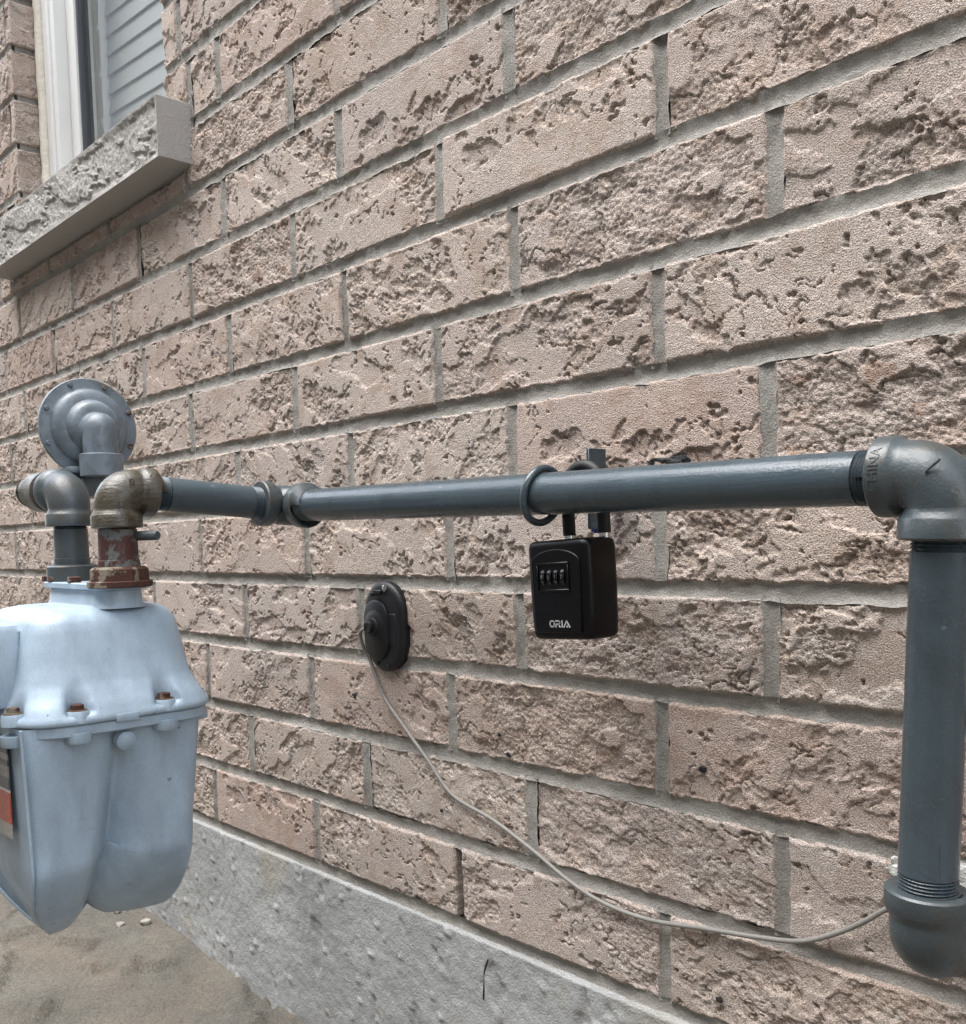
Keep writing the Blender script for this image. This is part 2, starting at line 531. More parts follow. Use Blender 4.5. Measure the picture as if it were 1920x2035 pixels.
def grid_mesh(name, X, Y, Z, extra_sides=None):
    """X, Y, Z are (nz, nx) arrays"""
    nz, nx = X.shape
    co = np.stack([X, Y, Z], -1).reshape(-1, 3)
    i = np.arange(nz * nx).reshape(nz, nx)
    q = np.stack([i[:-1, :-1], i[:-1, 1:], i[1:, 1:], i[1:, :-1]], -1).reshape(-1, 4)
    nsm = len(q)
    if extra_sides is not None:
        # skirt straight back to y = extra_sides
        ring = np.concatenate([i[0, :-1], i[:-1, -1], i[-1, :0:-1], i[:0:-1, 0]])
        back = co[ring].copy(); back[:, 1] = extra_sides
        mid = co[ring].copy()
        o = len(co)
        n = len(ring)
        co = np.concatenate([co, mid, back])
        k = np.arange(n); k2 = (k + 1) % n
        q2 = np.stack([o + k2, o + k, o + n + k, o + n + k2], -1)
        q = np.concatenate([q, q2])
    me = bpy.data.meshes.new(name)
    me.vertices.add(len(co)); me.vertices.foreach_set("co", co.ravel())
    me.loops.add(q.size); me.loops.foreach_set("vertex_index", q.ravel().astype(np.int32))
    me.polygons.add(len(q))
    me.polygons.foreach_set("loop_start", np.arange(0, q.size, 4, dtype=np.int32))
    me.polygons.foreach_set("use_smooth", np.ones(len(q), dtype=bool))
    me.update(calc_edges=True)
    me.validate()
    return me

# ------------------------------------------------------------------ bricks
H = 0.089; W = 0.267; JT = 0.0112
def brick_mesh(w, h, seed, step=0.00105, depth=0.09):
    nx = max(4, int(w / step)); nz = max(4, int(h / step))
    x = np.linspace(-w / 2, w / 2, nx + 1); z = np.linspace(-h / 2, h / 2, nz + 1)
    X, Z = np.meshgrid(x, z)
    u = X * 1000 + 500; v = Z * 1000 + 500
    rs = np.random.RandomState(seed)
    ang = rs.uniform(-0.5, 0.9); ca, sa = math.cos(ang), math.sin(ang)
    ks = rs.uniform(1.05, 1.85)
    n5 = fbm(u / 4.8, v / 4.4, seed + 2, 3, .55)
    n9 = fbm(u / (11 * ks), v / (9.5 * ks), seed + 13, 3, .55)
    wu = u + 7 * (n9 - .5) * 2; wv = v + 7 * (fbm(u / 12, v / 12, seed + 6, 3) - .5) * 2
    ru = wu * ca + wv * sa; rv = -wu * sa + wv * ca
    thr = rs.choice([rs.uniform(.48, .55), rs.uniform(.54, .61), rs.uniform(.58, .67)])
    m = fbm(ru / (46 * ks), rv / (28 * ks), seed + 1, 4, .58) + .10 * (n5 - .5) + .13 * (n9 - .5)
    mask = sstep(thr, thr + 0.022, m)
    f1, f2 = worley((u + 3 * (n5 - .5)) / 5.2, (v + 3 * (n9 - .5)) / 4.6, seed + 30)
    g1, g2 = worley(wu / (13 * ks), wv / (10.5 * ks), seed + 31)
    crumb = 1.2 * np.clip(f1 / .75, 0, 1) ** 1.5 + 1.1 * (1 - sstep(.0, .16, f2 - f1))
    big = 2.0 * np.clip(g1 / .8, 0, 1) ** 2 + 1.8 * sstep(.50, .62, n9)
    rim = np.exp(-((m - thr - .016) / .013) ** 2) * sstep(.42, .58, fbm(u / 15, v / 15, seed + 44, 2))
    D = 2.0 * rim + mask * (0.7 + .62 * (crumb + big) * (.55 + .45 * sstep(thr, thr + .09, m))) * rs.uniform(0.75, 1.15)
    # scattered single pits
    pit = sstep(0.72, 0.76, n9 * .7 + n5 * .3)
    D = np.maximum(D, pit * 3.2)
    # ledges where a skin of the face came away, with a chipped brow
    t = fbm(ru / 58, rv / 32, seed + 4, 4, .55) + .06 * (n5 - .5)
    D = D + rs.uniform(.6, 2.0) * sstep(0.515, 0.527, t) + rs.uniform(.4, 1.8) * sstep(0.59, 0.60, t)
    # torn crevices
    lw = np.abs(fbm(wu / (30 * ks), wv / (20 * ks), seed + 40, 4, .55) - .5)
    D = D + 2.6 * (1 - sstep(.0, .016, lw)) * sstep(.50, .60, fbm(u / 24, v / 18, seed + 41, 3)) 
    D = D + 1.2 * (fbm(u / 70, v / 45, seed + 8, 2) - .5) + 0.5 * (fbm(u / 3.0, v / 3.0, seed + 9, 2, .6) - .5)
    # the clay's own colour: tan skin, pinker body, rare iron spots
    q1 = sstep(.38, .66, fbm(u / 55, v / 40, seed + 20, 4, .55)); q2 = sstep(.5, .68, fbm(u / 26, v / 22, seed + 21, 4, .6))
    q3 = sstep(.735, .775, fbm(u / 30, v / 16, seed + 22, 4, .6)) * (rs.rand() < .07) * .6
    tone = np.ones(X.shape + (4,), np.float32)
    for i_, (a_, b_, c_) in enumerate(((1.06, .88, .50), (1.04, .84, .34), (1.03, .81, .26))):
        tone[..., i_] = (a_ * (1 - q1) + 1.0 * q1) * ((1 - q2) + q2 * b_) * ((1 - q3) + q3 * c_)
    # worn arrises
    e = np.minimum(np.minimum(X + w / 2, w / 2 - X), np.minimum(Z + h / 2, h / 2 - Z)) * 1000
    en = e + 3.0 * (fbm(u / 9, v / 9, seed + 10, 3) - .55)
    rr = 3.2
    k = np.clip((rr - en) / rr, 0, 1)
    D = D * (0.35 + 0.65 * np.clip(e / 5, 0, 1)) + 3.0 * k * k
    D = np.clip(D, -1.2, 7.5)
    # ragged outline
    jx = 2.2 * (fbm(v / 8, v * 0 + 3, seed + 11, 3) - .25); jz = 2.4 * (fbm(u / 9, u * 0 + 7, seed + 12, 3) - .25)
    fx = np.clip(1 - np.minimum(X + w / 2, w / 2 - X) * 1000 / 4, 0, 1); fz = np.clip(1 - np.minimum(Z + h / 2, h / 2 - Z) * 1000 / 4, 0, 1)
    X2 = X - np.sign(X) * jx * fx / 1000; Z2 = Z - np.sign(Z) * jz * fz / 1000
    me = grid_mesh("brick", X2, D / 1000, Z2, depth)
    at_ = me.attributes.new("tone", 'FLOAT_COLOR', 'POINT')
    full = np.ones((len(me.vertices), 4), np.float32); full[:tone[..., 0].size] = tone.reshape(-1, 4)
    at_.data.foreach_set("color", full.ravel())
    me.materials.append(MB)
    return me

wall = thing("brick_wall", "rough pinkish tan brick wall with grey mortar joints", "brick wall", (0, 0.05, -0.801))
WX0, WX1 = -1.573, -0.955       # window opening
SX0, SX1, SZ0, SZ1 = -1.64, -0.885, 0.122, 0.203
KTOP = -12
bed_off = {-2: -.03, -1: -.007, 0: .006, 1: .013, 2: 0, 3: -.015, 4: .01, 5: 0, 6: .022, 7: 0, 8: -.013, 9: -.006}
def bedz(k): return (-k + bed_off.get(k, 0)) * H
meas = {2: {-1: -.996, 0: .009, -2: -2.015}, 1: {-2: -1.378, -1: -.363}, 3: {-1: -.386, -2: -1.42, -3: -2.426, -4: -3.45},
        4: {0: -.015, -1: -1.03, -2: -2.008, -3: -2.981}, 5: {-1: -.394, -2: -1.386, -3: -2.379, -4: -3.4}, 6: {0: -.016, -1: -1.014, -2: -1.977, -3: -2.964},
        7: {-1: -.397, -2: -1.398, -3: -2.384}, 8: {0: .018, -1: -.98, -2: -1.977, -3: -2.961}, 9: {-1: -.4, -2: -1.383, -3: -2.387, -4: -3.374},
        0: {-1: -.997, -2: -2.014}, -1: {-2: -1.34, -3: -2.378}}
rng = random.Random(7)
XL, XR = -2.28, 0.78
pool = [brick_mesh(W - JT, H - JT, 1000 + 37 * i) for i in range(34)]
order = list(range(34)); rng.shuffle(order)
mort = []                       # (V, F) pieces of mortar
heads = []
cnt = 0
def place_brick(x0, x1, z0, z1, seed):
    global cnt
    w, h = x1 - x0, z1 - z0
    if w < 0.012 or h < 0.012: return
    if abs(w - (W - JT)) < 0.012 and abs(h - (H - JT)) < 0.006:
        me = pool[order[cnt % 34]]; cnt += 1
        if cnt % 34 == 0: rng.shuffle(order)
        s = (w / (W - JT) * rng.choice((1, -1)), 1, h / (H - JT) * rng.choice((1, -1)))
    else:
        me = brick_mesh(w, h, seed); s = (1, 1, 1)
    o = bpy.data.objects.new("brick", me); COL.objects.link(o); o.parent = wall
    o.location = Vector(((x0 + x1) / 2, rng.uniform(-.0012, .0014), (z0 + z1) / 2 + ZO)) - wall.location
    o.scale = s
    o.rotation_euler = (R(rng.uniform(-.4, .4)), R(rng.uniform(-.25, .25)), R(rng.uniform(-.25, .25)))

sd = 5000
for k in range(KTOP, 10):
    z0, z1 = bedz(k) + JT / 2, bedz(k - 1) - JT / 2
    off = 0.0 if k % 2 == 0 else 0.61
    js = []
    for n in range(-10, 5):
        x = meas.get(k, {}).get(n, n + off + rng.uniform(-.008, .008)) * W
        if XL < x < XR: js.append(x)
    js = [XL] + js + [XR]
    segs = [(a + JT / 2, b - JT / 2, z0, z1) for a, b in zip(js[:-1], js[1:])]
    out = []
    if k <= -2:                 # beside the window
        for a, b, c, d in segs:
            if a < WX0 - .02: out.append((a, min(b, WX0), c, d))
            if b > WX1 + .02:
                aa = max(a, WX1)
                if k == -2:
                    if aa < SX1 - .005:
                        out.append((aa, SX1 - JT / 2, SZ1 + .006, d)); aa = SX1 + JT * .6
                    out.append((aa, b, c, d))
                else: out.append((aa, b, c, d))
        if k == -2:
            out = [(a, min(b, SX0 - .004), c, d) if a < SX0 - .02 else (a, b, c, d) for a, b, c, d in out]
        vis = [x for x in js[1:-1] if x < WX0 - .03 or x > WX1 + .03]
        if k == -2: vis = [x for x in vis if x < SX0 - .03 or x > SX1 + .03] + [SX1 + .002]
    elif k == -1:               # cut course under the sill
        for a, b, c, d in segs:
            cuts = [a] + [q for q in (SX0, SX1) if a + .02 < q < b - .02] + [b]
            for p, q in zip(cuts[:-1], cuts[1:]):
                under = p >= SX0 - .001 and q <= SX1 + .001
                pp = p + (JT * .6 if p in (SX0, SX1) else 0); qq = q - (JT * .4 if q in (SX0, SX1) else 0)
                out.append((pp, qq, c, SZ0 - .004 if under else d))
        vis = js[1:-1] + [SX1 + .002, SX0]
    else:
        out = segs; vis = js[1:-1]
    for s in out:
        sd += 13
        place_brick(*s, sd)
    for x in vis:
        if not (k == 9 and abs(x + 1.383 * W) < .01):     # one head joint was never filled
            heads.append((x, z0 - .002, z1 + .002))

for k in range(KTOP, -2):       # brick ends turned into the left reveal
    z0, z1 = bedz(k) + JT / 2, bedz(k - 1) - JT / 2
    me = brick_mesh(.094, z1 - z0, 7000 + k * 17, depth=.012)
    o = bpy.data.objects.new("brick", me); COL.objects.link(o); o.parent = wall
    o.rotation_euler = (0, 0, R(90))
    o.location = Vector((WX0 + .0035, .0485, (z0 + z1) / 2 + ZO)) - wall.location

# mortar joints: concave tooled strips
def strip(vertical, p0, p1, c, seed, halfw=JT / 2 + .0022):
    n = max(6, int(abs(p1 - p0) / .0035))
    t = np.linspace(p0, p1, n)
    prof = np.array([-1, -.72, -.36, 0, .36, .72, 1.0])
    y0 = np.array([.0024, .0037, .0047, .0050, .0047, .0037, .0024])
    T, Q = np.meshgrid(t, prof, indexing='ij')
    nz_ = fbm(T * 1000 / 30 + 40, Q * .6 + 40, seed, 4, .55) - .5
    nz2 = fbm(T * 1000 / 7 + 40, Q * 2.0 + 40, seed + 3, 3, .6) - .5
    Yd = y0[None, :] + .0034 * nz_ + .0026 * nz2
    wob = .0016 * (fbm(t * 1000 / 90 + 40, t * 0 + 2, seed + 9, 3) - .5)
    hw_ = halfw * (1 + .5 * (fbm(T * 1000 / 22 + 40, (Q > 0) * 9.0 + 40, seed + 12, 3, .6) - .5))
    Cc = c + Q * hw_ + wob[:, None]
    Vv = np.stack([Cc, Yd, T] if vertical else [T, Yd, Cc], -1).reshape(-1, 3)
    m_ = len(prof); Ff = []
    for i in range(n - 1):
        for j in range(m_ - 1):
            Ff.append((i * m_ + j, i * m_ + j + 1, (i + 1) * m_ + j + 1, (i + 1) * m_ + j))
    return Vv, Ff
for k in range(KTOP - 1, 10):
    z = bedz(k)
    if k <= -3: spans = [(XL, WX0 - .004), (WX1 + .002, XR)]
    elif k == -2: spans = [(XL, SX0), (SX1, XR)]
    else: spans = [(XL, XR)]
    for a, b in spans: mort.append(strip(False, a, b, z, 90 + k * 7, JT / 2 + .0022))
for i, (x, a, b) in enumerate(heads): mort.append(strip(True, a, b, x, 900 + i * 5))
mort.append(strip(False, SX0, SX1, SZ0 - .001, 333, .006))
mort.append(strip(False, WX1, SX1, SZ1 + .003, 334, .006))
mort.append(strip(True, SZ0 - .01, SZ1 + .01, SX1 + .002, 335, .007))
# solid mortar between the brick ends in the window reveals, and the bed behind
for k in range(KTOP - 1, -2):
    for xa, xb in ((WX0 - .09, WX0 - .005), (WX1 + .005, WX1 + .09)):
        mort.append(box(((xa + xb) / 2, .05, bedz(k)), (xb - xa, .078, JT + .004)))
zt = bedz(KTOP - 1); zb = bedz(9)
for xa, xb, za, zb_ in ((XL, WX0 - .02, zb, zt), (WX1 + .02, XR, zb, zt), (WX0 - .02, WX1 + .02, zb, SZ0 - .01)):
    mort.append(box(((xa + xb) / 2, .055, (za + zb_) / 2), (xb - xa, .084, zb_ - za)))
V, F = join(*mort)
obj("mortar", V, F, MM, wall, smooth=60)

# ------------------------------------------------------------------ parged foundation
fx = np.arange(XL, XR + .001, .0032); fz = np.linspace(bedz(9) - .004, -1.30, 170)
X, Z = np.meshgrid(fx, fz)
u = X * 1000 + 4000; v = Z * 1000 + 4000
Y = -.002 + .005 * (fbm(u / 160, v / 120, 21, 3) - .5) + .0022 * (fbm(u / 26, v / 20, 22, 4, .55) - .5)
blob = sstep(.80, .87, fbm(u / 14, v / 13, 23, 2, .5)); Y = Y - .0024 * blob
Y = Y + .0025 * sstep(.68, .71, fbm(u / 40, v / 70, 25, 4, .6))
top = np.clip(1 - (bedz(9) - .004 - Z) / .0025, 0, 1)
Y = Y + top ** 2 * .010
Z = Z + top * .004 * (fbm(u / 18, v * 0 + 1, 24, 4, .6) - .5)
Y[0, :] = .02
me = grid_mesh("foundation_wall", X, Y, Z + ZO)
me.flip_normals()
me.materials.append(MPG)
fw = bpy.data.objects.new("foundation_wall", me); COL.objects.link(fw)
tag(fw, "grey parged concrete foundation wall with trowel marks below the bricks", "foundation wall")

# ------------------------------------------------------------------ ground
def axis_pts(c, near, far, step):
    a = [0.0]; s = step
    while a[-1] < far:
        a.append(a[-1] + s)
        if a[-1] > near: s *= 1.28
    a = np.array(a)
    return np.concatenate([c - a[:0:-1], c + a])
gx = axis_pts(-.95, .75, 60, .008); gy = axis_pts(-.25, .42, 60, .008)
X, Y = np.meshgrid(gx, gy)
d = np.hypot(X + .95, Y + .25)
near = np.exp(-(d / 1.6) ** 2)
u = X * 1000 + 90000; v = Y * 1000 + 90000
Z = -1.012 - .055 * np.clip(X + 1.05, -.5, .8) * near + near * (.030 * (fbm(u / 230, v / 190, 51, 2) - .5) + .009 * (fbm(u / 45, v / 60, 52, 4, .55) - .5))
Z = Z + near * .011 * sstep(.5, .512, fbm(u / 130 + v / 400, v / 90, 53, 4, .5))
gm = grid_mesh("ground", X, Y, Z + ZO)
gm.materials.append(MG)
g = bpy.data.objects.new("ground", gm); COL.objects.link(g); tag(g, kind="structure")

def ground_z(x, y):
    i = int(np.argmin(abs(gx - x))); j = int(np.argmin(abs(gy - y)))
    return float(Z[j, i])
# loose stones and litter by the foot of the wall
pv, pf = [], []
rs = random.Random(11)
for i in range(420):
    x = rs.uniform(-2.1, -1.1); y = -abs(rs.gauss(0, .10)) - .012
    if x > -1.3 and rs.random() < .85: continue
    s = rs.uniform(.003, .011) * (1.5 if rs.random() < .1 else 1)
    bm = bmesh.new(); bmesh.ops.create_icosphere(bm, subdivisions=1, radius=s)
    for vv in bm.verts:
        vv.co *= rs.uniform(.7, 1.15)
        vv.co.z *= .6
    bm.verts.index_update()
    o_ = len(pv); c_ = Vector((x, y, ground_z(x, y) + s * .25))
    pv += [vv.co + c_ for vv in bm.verts]; pf += [tuple(q.index + o_ for q in f.verts) for f in bm.faces]
    bm.free()
tag(obj("gravel", pv, pf, PEB, None, (-1.3, -.1, -1.0)), "loose stones scattered on the soil at the foot of the wall", "gravel", "stuff")

# ------------------------------------------------------------------ window, sill, blind
wz0, wz1 = SZ1 - .01, zt - .02
win = thing("window", "white vinyl framed window set back in the brick wall", "window", (-1.26, .06, SZ1))
def vbar(x0, x1, y0, y1, z0=wz0, z1=wz1): return box(((x0 + x1) / 2, (y0 + y1) / 2, (z0 + z1) / 2), (x1 - x0, y1 - y0, z1 - z0), .002, 2)
def hbar(x0, x1, y0, y1, z0, z1): return box(((x0 + x1) / 2, (y0 + y1) / 2, (z0 + z1) / 2), (x1 - x0, y1 - y0, z1 - z0), .002, 2)
fr = obj("frame", *join(vbar(-1.548, -1.490, .052, .16), vbar(-1.04, -.982, .052, .16), hbar(-1.489, -1.041, .052, .16, wz1 - .06, wz1), hbar(-1.489, -1.041, .053, .16, wz0, wz0 + .03)), VINYL, win)
obj("ridge", *join(vbar(-1.520, -1.507, .0475, .054), vbar(-1.023, -1.010, .0475, .054)), VINYL, fr)
sh = obj("sash", *join(vbar(-1.4895, -1.452, .074, .108, wz0 + .0305, wz1 - .0605), vbar(-1.078, -1.0405, .074, .108, wz0 + .0305, wz1 - .0605), hbar(-1.4515, -1.0785, .074, .108, wz0 + .0305, wz0 + .062), hbar(-1.4515, -1.0785, .074, .108, wz1 - .10, wz1 - .0605)), VINYL, win)
obj("gasket", *join(vbar(-1.4515, -1.446, .078, .1, wz0 + .0625, wz1 - .101), vbar(-1.084, -1.0785, .078, .1, wz0 + .0625, wz1 - .101)), GASKET, sh)
obj("pane", *box((-1.265, .0885, (wz0 + wz1) / 2 - .019), (.361, .004, wz1 - wz0 - .1645)), GLASS, win, smooth=0)
n = 60; cv = []
rs = random.Random(3)
path = [(-1.5605 + rs.uniform(-.001, .001), .0545 + rs.uniform(-.0008, .0008), wz0 + (wz1 - wz0) * i / n) for i in range(n + 1)]
obj("caulk_bead", *join(sweep(path, [.0125 + rs.uniform(-.0005, .0006) for _ in path], 10), vbar(-1.572, -1.5485, .058, .16)), CAULK, win)
obj("interior_backing", *box((-1.26, .42, (wz0 + wz1) / 2), (.62, .5, wz1 - wz0 + .1)), DARK, win)
for f_ in ():
    pass
# room box is open towards the pane: drop its front face
ib = [c for c in win.children if c.name.startswith("interior")][0]
bm = bmesh.new(); bm.from_mesh(ib.data)
bmesh.ops.delete(bm, geom=[f for f in bm.faces if f.normal.y < -.9], context='FACES')
bm.to_mesh(ib.data); bm.free()

bl = thing("window_blind", "closed grey white horizontal slat blind behind the window pane", "blind", (-1.26, .15, wz0 + .03))
sl = box((0, 0, 0), (.445, .0022, .0385), .0008, 1)
sv = []
for vtx in sl[0]:
    sv.append(Vector((vtx.x, vtx.y - .0025 * (1 - (vtx.z / .02) ** 2), vtx.z)))
zc = wz0 + .05; first = None
while zc < wz1 - .02:
    if first is None:
        first = obj("slat", [p + Vector((-1.265, .15, zc)) for p in sv], sl[1], SLAT, bl)
        z_first = zc
    else:
        c_ = first.copy(); COL.objects.link(c_); c_.parent = bl; c_.location = Vector((0, 0, zc - z_first))
    zc += .0355
for c_ in bl.children:
    c_.rotation_euler = (R(-7), R(5), 0)
    # rotate about the slat's own middle
    me_o = Vector((-1.265, .15, z_first + ZO)) - bl.location
    c_.location = c_.location + me_o - c_.rotation_euler.to_matrix() @ me_o

# stone sill: rock-faced front, sawn ends and underside
nx, nz = 420, 52
sx = np.linspace(SX0, SX1, nx); szz = np.linspace(SZ0, SZ1, nz)
X, Z2 = np.meshgrid(sx, szz)
u = X * 1000 + 3000; v = Z2 * 1000 + 3000
rock = .007 * (fbm(u / 70 + v / 60, v / 40, 71, 6, .62) - .5) + .003 * sstep(.50, .53, fbm(u / 70 + v / 45, v / 30, 72, 5, .6)) + .0035 * (fbm(u / 5 + v / 12, v / 9, 73, 3, .6) - .5)
ed = np.minimum(np.minimum(X - SX0, SX1 - X), np.minimum(Z2 - SZ0, SZ1 - Z2))
Yf = -.047 + rock * np.clip(ed / .010, .15, 1)
me = grid_mesh("window_sill", X, Yf, Z2 + ZO, .10)
at = me.attributes.new("rock", 'FLOAT', 'POINT')
vals = np.zeros(len(me.vertices), dtype=np.float32); vals[:nx * nz] = np.clip(ed / .004, 0, 1).ravel()
at.data.foreach_set("value", vals)
me.materials.append(STONE)
so = bpy.data.objects.new("window_sill", me); COL.objects.link(so)
tag(so, "grey rock faced stone sill jutting out under the window", "window sill")

# ------------------------------------------------------------------ pipe fittings
PR = .0167                      # one inch pipe
def threads(h0, h1, r, amp=.0007, pitch=.0021):
    out = []; h = h0; s = 1 if h1 > h0 else -1; i = 0
    while (h - h1) * s < 0:
        out.append((h, r + (amp if i % 2 else -amp))); h += s * pitch / 2; i += 1
    return out

def elbow_geo(c, da, db, L=.037, br=.0205, cr=.0238, cw=.0135, bend=.026, n=36):
    """malleable 90 degree elbow: axes meet at c, mouths along da and db, beaded bands"""
    c, da, db = Vector(c), Vector(da).normalized(), Vector(db).normalized()
    pts, rad = [], []
    def seg(d, rev):
        s = [(L, cr - .0055), (L, cr - .0012), (L - .0012, cr), (L - cw + .002, cr), (L - cw + .0006, cr - .0008), (L - cw - .0012, br + .0012), (L - cw - .004, br)]
        s = [(h, r) for h, r in s]
        return s[::-1] if rev else s
    for h, r in seg(da, False):
        pts.append(c + da * h); rad.append(r)
    m = 12
    hb = min(bend, L - cw - .0045)
    p0 = c + da * hb; p2 = c + db * hb
    ctr = c + (da + db) * hb
    for i in range(m + 1):
        a = (math.pi / 2) * i / m
        pts.append(ctr - db * hb * math.cos(a) - da * hb * math.sin(a)); rad.append(br * (1 + .035 * math.sin(2 * a)))
    for h, r in seg(db, True):
        pts.append(c + db * h); rad.append(r)
    return sweep(pts, rad, n)

def raised_on_tube(s, size, c, axis, r, ang0, depth=.0007, flip=1):
    """letters wrapped round a tube: u runs round the tube, v along the axis"""
    c, axis = Vector(c), Vector(axis).normalized()
    up = Vector((0, 0, 1)) if abs(axis.z) < 0.9 else Vector((0, -1, 0))
    a1 = (up - axis * up.dot(axis)).normalized(); a2 = axis.cross(a1)
    def f(u, v, w):
        a = ang0 + flip * u / r
        return c + axis * v + (a1 * math.cos(a) + a2 * math.sin(a)) * (r + w - .0002)
    return text_geo(s, size, f, depth)

def straight(p0, p1, r, th0=.006, th1=.006, n=36):
    """pipe with a few turns of thread showing at each end"""
    p0, p1 = Vector(p0), Vector(p1); L = (p1 - p0).length
    prof = []
    if th0: prof += threads(0, th0, r - .0006)
    prof += [(th0 + .0004, r), (L - th1 - .0004, r)]
    if th1: prof += threads(L - th1, L, r - .0006)
    prof = [p for p in prof]
    return lathe(p0, p1 - p0, prof, n)

PY, PZ = -.085, -.366
EA = Vector((.1592, PY, -.370)); EB = Vector((.149, PY, -.648)); EF = Vector((-.531, PY, -.3592)); EO = Vector((-.537, -.272, -.343))
gp = thing("gas_pipe", "dark grey painted gas pipe running along the bricks from the meter to the lower right", "gas pipe", (.149, 0, -.648))
dx = (EA - EF).normalized()
d_r = (EB - EA).normalized()
d_o = (EO - EF).normalized()
e1 = obj("elbow", *elbow_geo(EA, -dx, d_r), FIT, gp)
tag(e1, "weathered grey elbow at the top of the riser")
obj("cast_lettering", *raised_on_tube("CHINA", .0088, EA - dx * .0305, -dx, .0238, R(-80), .0006, 1), FIT, e1)
obj("cast_arrow", *sweep([EA + Vector((-.002, -.0207, .001)), EA + Vector((.006, -.0202, .0075))], .0009, 8), FIT, e1)
e2 = obj("elbow", *elbow_geo(EB, -d_r, (.04, 1, 0)), FIT, gp)
tag(e2, "grey elbow turning into the bricks at the foot of the riser")
e3 = obj("elbow", *elbow_geo(EF, dx, d_o), FIT, gp)
tag(e3, "grey elbow joining the long pipe to the pipe from the meter")
e4 = obj("elbow", *elbow_geo(EO, -d_o, (0, 0, -1)), FITB, gp)
tag(e4, "tarnished brown iron elbow above the rusty meter nut")
obj("cast_lettering", *join(text_geo("22", .0085, lambda u, v, w: EO + Vector((.0205 + w, -.004 + u, -.016 + v)), .0007),
                            text_geo("B", .012, lambda u, v, w: EO + Vector((.0203 + w, .008 + u, .004 + v)), .0007)), FITB, e4)
obj("long_pipe", *straight(EF + dx * .031, EA - dx * .030, PR, .017, .018), PIPE, gp)
obj("riser_pipe", *straight(EA + d_r * .030, EB - d_r * .028, PR, .014, .018), PIPEZ, gp)
obj("meter_pipe", *straight(EF + d_o * .030, EO - d_o * .028, PR, .017, .022), PIPEY, gp)
obj("wall_stub", *straight(EB + Vector((.0012, .030, 0)), EB + Vector((.0048, .12, 0)), PR, .005, .001), PIPEY, gp)

# ------------------------------------------------------------------ gas meter
MX, MY = -.597, -.2880
gm_ = thing("gas_meter", "pale blue grey diaphragm gas meter hanging on its pipes", "gas meter", (MX, MY, -.78))
# lower case: U-shaped section with two lobes
ZF = -.556; A_ = .0955; ZC = -.690; BB = .086; ny, nt = 72, 76
yf, yb = -.379, -.2065
V = []; F = []
ts = np.linspace(0, 1, nt)
_up = []
_s = ZF - ZC; _n = 400
for _i in range(_n + 1):
    a = math.pi * _i / _n
    ex = 2 / 1.30
    cx_, sx_ = math.cos(a), math.sin(a)
    _up.append((A_ * math.copysign(abs(cx_) ** ex, cx_), ZC - BB * abs(sx_) ** ex))
_arc = [0.0]
for p_, q_ in zip(_up[:-1], _up[1:]): _arc.append(_arc[-1] + math.hypot(q_[0] - p_[0], q_[1] - p_[1]))
def ucurve(t):
    # 0 right top .. 1 left top: x, z, outward normal, and how far down (0 flange, .5 end of the straight side, 1 keel)
    tot = 2 * _s + _arc[-1]; q = t * tot
    if q < _s: return A_, ZF - q, 1.0, 0.0, q / _s * .5
    if q > _s + _arc[-1]: return -A_, ZF - (tot - q), -1.0, 0.0, (tot - q) / _s * .5
    x = float(np.interp(q - _s, _arc, [p_[0] for p_ in _up])); z = float(np.interp(q - _s, _arc, [p_[1] for p_ in _up]))
    x2 = float(np.interp(q - _s + .002, _arc, [p_[0] for p_ in _up])); z2 = float(np.interp(q - _s + .002, _arc, [p_[1] for p_ in _up]))
    x1 = float(np.interp(q - _s - .002, _arc, [p_[0] for p_ in _up])); z1 = float(np.interp(q - _s - .002, _arc, [p_[1] for p_ in _up]))
    tx, tz = x2 - x1, z2 - z1; l = math.hypot(tx, tz) or 1
    return x, z, -tz / l, tx / l, .5 + .5 * min(1.0, (ZC - z) / BB)
for i in range(ny + 1):
    y = yf + (yb - yf) * i / ny
    for t in ts:
        x, z, nx_, nz_, dn = ucurve(t)
        yg = -.2915 - .030 * max(0, dn - .35) ** 2 / .42
        q = abs(y - yg)
        hl = (yb - yg) if y > yg else (yg - yf)
        g_ = .020 * max(0.0, 1 - q / (hl * .92)) ** 2 + .020 * max(0.0, 1 - q / .028) ** 1.5
        g_ *= min(1.0, .15 + dn * 2.0) * (1 - .45 * max(0, dn - .5) * 2)
        dd = min(y - yf, yb - y); r_ = .024 - .021 * min(1.0, max(0.0, dn - .42) * 2.6)
        if dd < r_: g_ += (r_ - math.sqrt(max(0, r_ * r_ - (r_ - dd) ** 2))) * .75
        # lobes draw in a little toward the foot, leaving a pinched keel
        keel = max(0.0, dn - .5) * 2
        dr = min(1.0, dn * 2); fq = (y - yf) / (yb - yf)
        V.append(Vector((MX + (x - nx_ * g_) * (1 - .06 * dr), y + (.036 * keel ** 2.2 + .005 * dr) * (1 - fq) - .013 * dr * fq, z - nz_ * g_)))
for i in range(ny):
    for j in range(nt - 1):
        F.append((i * nt + j, i * nt + j + 1, (i + 1) * nt + j + 1, (i + 1) * nt + j))
F.append(tuple(range(nt))); F.append(tuple(range(ny * nt, (ny + 1) * nt))[::-1])
body = obj("lower_case", V, F, METER, gm_, smooth=50)
